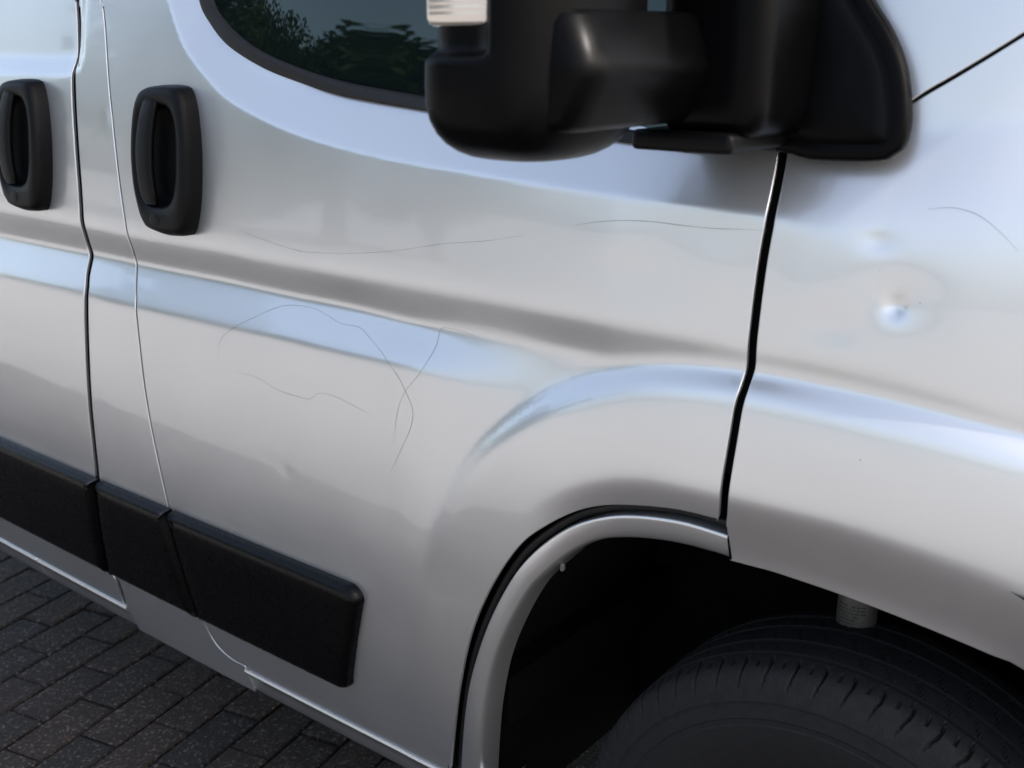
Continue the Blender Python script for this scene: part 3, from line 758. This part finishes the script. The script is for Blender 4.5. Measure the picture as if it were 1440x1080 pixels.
# liner: a black half barrel closed on the inside
lsin = lambda a: math.copysign(1, a) if abs(a) > math.pi/2 else math.sin(a)
LR = .472; vs = []; fs = []; n = 40; depths = [.050, .10, .2, .40, .62]
for i in range(n+1):
    a = R(-126+252*i/n)
    for d in depths: vs.append((WX-.02+LR*lsin(a)*1.06-(.06*min(1, max(0, (.62-(.40+LR*math.cos(a)*.98))/.25)) if a < 0 else 0), d, .40+LR*math.cos(a)*.98))
k = len(depths)
for i in range(n):
    for j in range(k-1): fs.append((i*k+j, i*k+j+1, (i+1)*k+j+1, (i+1)*k+j))
liner = mesh_from('arch_liner', vs, fs, M['liner'], van)
vs = [(WX-.02, .60, .40)]+[(WX-.02+LR*lsin(R(-126+252*i/n))*1.06, .60, .40+LR*math.cos(R(-126+252*i/n))*.98) for i in range(n+1)]
vs = [(WX-.02+(v[0]-WX+.02)*1.16, v[1], .40+(v[2]-.40)*1.08) for v in vs]
mesh_from('liner_back', vs, [(0, i+1, i+2) for i in range(n)], M['liner'], liner, smooth=False)
# strut with its printed tag
sp_ = on_plane(1205, 862, 1, .20); bm = bmesh.new()
bmesh.ops.create_cone(bm, cap_ends=True, segments=32, radius1=.024, radius2=.024, depth=.17)
bmesh.ops.translate(bm, vec=(sp_[0], sp_[1], sp_[2]+.045), verts=bm.verts[:])
strut = bm_obj('suspension_strut', bm, M['metal'], van)
bm = bmesh.new()
for r_ in range(7):
    x = -.016
    while x < .014:
        L = random.uniform(.002, .006)
        z0 = sp_[2]+.018-r_*.0045
        if random.random() < .8:
            def cyl(xx, zz): return bm.verts.new((sp_[0]+xx, sp_[1]-math.sqrt(max(1e-9, .0245**2-xx**2)), zz))
            bm.faces.new([cyl(x, z0), cyl(x+L, z0), cyl(x+L, z0+.0017), cyl(x, z0+.0017)])
        x += L+.0015
bm_obj('strut_print', bm, M['ink'], strut, smooth=False)
# van floor, roof and far side, plus unseen blocks added to stop sun leaks
bm = bmesh.new()
for lo, hi in (((XL, .12, .36), (-.92, 1.9, .44)), ((XL, 1.86, .36), (XR, 1.9, TOP)), ((XL, .10, TOP), (XR, 1.9, TOP+.04)), ((.09, .35, .36), (XR, 1.9, .44)), ((XL-.02, .05, .36), (XL, 1.9, TOP)), ((XL+.01, .27, .95), (-.46, .67, 1.95)), ((XL+.01, .66, .46), (XR-.01, 1.85, TOP-.01)), ((-.45, .42, .95), (XR-.02, .65, 1.45)), ((XL+.01, .125, .93), (-.46, .265, 1.26)), ((-.455, .23, .93), (-.06, .415, 1.30))):
    r = bmesh.ops.create_cube(bm, size=1)['verts']
    bmesh.ops.scale(bm, vec=[b-a for a, b in zip(lo, hi)], verts=r); bmesh.ops.translate(bm, vec=[(a+b)/2 for a, b in zip(lo, hi)], verts=r)
bm_obj('underbody_sun_blocks', bm, M['gap'], van, smooth=False)

# ---- scratches in the paint
SCR = [(front_door, [(340, 325), (365, 335), (410, 350), (440, 355), (500, 356), (560, 352), (620, 343), (650, 341), (690, 338), (736, 331)], .55),
       (front_door, [(808, 317), (840, 312), (880, 310), (920, 312), (960, 317), (1000, 321), (1060, 323), (1080, 325)], .8),
       (front_wing, [(1305, 294), (1340, 292), (1375, 302), (1405, 325), (1433, 354)], .8),
       (front_door, [(308, 505), (307, 490), (312, 475), (330, 460), (360, 445), (385, 434), (408, 429), (440, 433), (460, 443), (480, 455), (505, 460), (520, 475), (540, 500), (560, 530), (570, 550), (580, 575), (578, 600), (565, 630), (550, 663)], .65),
       (front_door, [(668, 472), (640, 463), (620, 463), (612, 490), (590, 525), (570, 550), (560, 575), (556, 600), (555, 625)], .6),
       (front_door, [(333, 524), (360, 530), (390, 548), (420, 558), (435, 561), (450, 553), (470, 557), (500, 572), (521, 583)], .55)]
for (par, pts, wd) in SCR:
    P = crom(proj(pts, H), .004); nn = normals2d(P); n = len(P)
    hw = np.array([.00036*wd*(.35+.65*min(1, min(i, n-1-i)/12))*(.75+.5*noise.noise((i*.15, wd*9, 0))) for i in range(n)])
    a = skin_pts(P+nn*hw[:, None], .00025); b = skin_pts(P-nn*hw[:, None], .00025)
    mesh_from('scratch', np.vstack([a, b]), [(i, i+1, n+i+1, n+i) for i in range(n-1)], M['scratch'], par)
# specks of dirt and a chipped rim below the handle
for (px, py) in ((543, 532), (1210, 647), (237, 333), (246, 334), (51, 388), (162, 421), (232, 631), (1294, 426), (1237, 381), (256, 398), (257, 666)):
    q = proj([(px, py)], H)[0]; r_ = random.uniform(.0004, .0008); P = np.array([[q[0]+r_*math.cos(t)*random.uniform(.7, 1.2), q[1]+r_*math.sin(t)*random.uniform(.7, 1.2)] for t in np.linspace(0, 2*math.pi, 7, endpoint=False)])
    mesh_from('dirt_speck', skin_pts(P, .0003), [tuple(range(7))], M['scratch'], front_wing if px > 1080 else sliding_door if px < 120 else side_pillar if px < 190 else front_door, smooth=False)

# ------------------------------------------------------------------ trees that the side window mirrors
def tree(loc, h, rad, leafmat, label, n=5200, low=.18, sz=.085):
    t = tag(empty('tree', loc), label, 'tree', 'trees mirrored in the side window'); rs = random.Random(int(h*100)+int(loc[0]*7))
    bm = bmesh.new(); ns = 10; pv = None
    def tube(a, b, ra, rb):
        d = (b-a).normalized(); u = d.orthogonal().normalized(); v = d.cross(u); A = []; Bq = []
        for k in range(7):
            c = 2*math.pi*k/7; w_ = u*math.cos(c)+v*math.sin(c); A.append(bm.verts.new(a+w_*ra)); Bq.append(bm.verts.new(b+w_*rb))
        for k in range(7): bm.faces.new((A[k], A[(k+1) % 7], Bq[(k+1) % 7], Bq[k]))
    p = Vector((0, 0, -.05)); tips = []
    for i in range(ns):
        q = p+Vector((rs.gauss(0, .06), rs.gauss(0, .06), h*.8/ns)); tube(p, q, .18*(1-i/ns)+.03, .18*(1-(i+1)/ns)+.03)
        if i >= 2:
            for _ in range(3):
                a = rs.uniform(0, 6.283); e = q+Vector((math.cos(a), math.sin(a), rs.uniform(.2, .7)))*rad*rs.uniform(.45, .8)*(1-.5*i/ns); tube(q, e, .05, .015); tips.append(e)
        p = q
    tips.append(p)
    bm_obj('trunk', bm, M['bark'], t)
    clumps = [(c+Vector((rs.gauss(0, .3), rs.gauss(0, .3), rs.gauss(0, .3))), rs.uniform(.35, .8)*rad*.45) for c in tips for _ in range(2)]
    vs = []; fs = []
    for i in range(n):
        c, r_ = clumps[rs.randrange(len(clumps))]; d = Vector((rs.gauss(0, 1), rs.gauss(0, 1), rs.gauss(0, .8))); d = d.normalized()*r_*rs.random()**.4
        q = c+d
        if q.z < h*low: continue
        u = Vector((rs.gauss(0, 1), rs.gauss(0, 1), rs.gauss(0, 1))).normalized(); v = u.orthogonal().normalized(); s = sz*rs.uniform(.6, 1.3); k = len(vs)
        vs += [q-u*s, q+v*s*.42, q+u*s, q-v*s*.42]; fs.append((k, k+1, k+2, k+3))
    mesh_from('crown', vs, fs, leafmat, t, smooth=False)
    return t
def az_pos(az, dist, px=-.95): return (px-math.sin(R(az))*dist*1.0, -math.cos(R(az))*dist, -.02)
tree(az_pos(59, 15), 7.4, 2.4, LEAF[1], 'tall dark leafy tree mirrored in the rear corner of the side window', n=22000)
tree(az_pos(53.5, 13), 4.5, 2.0, LEAF[0], 'bushy tree mirrored in the side window beside the tall dark one', n=20000, low=.02)
tree(az_pos(47.5, 13.5), 4.8, 2.0, LEAF[0], 'bushy tree mirrored in the middle of the side window', n=20000, low=.02)
tree(az_pos(41, 13.5), 4.5, 2.0, LEAF[0], 'bushy tree mirrored in the side window next to the wing mirror', n=20000, low=.02)
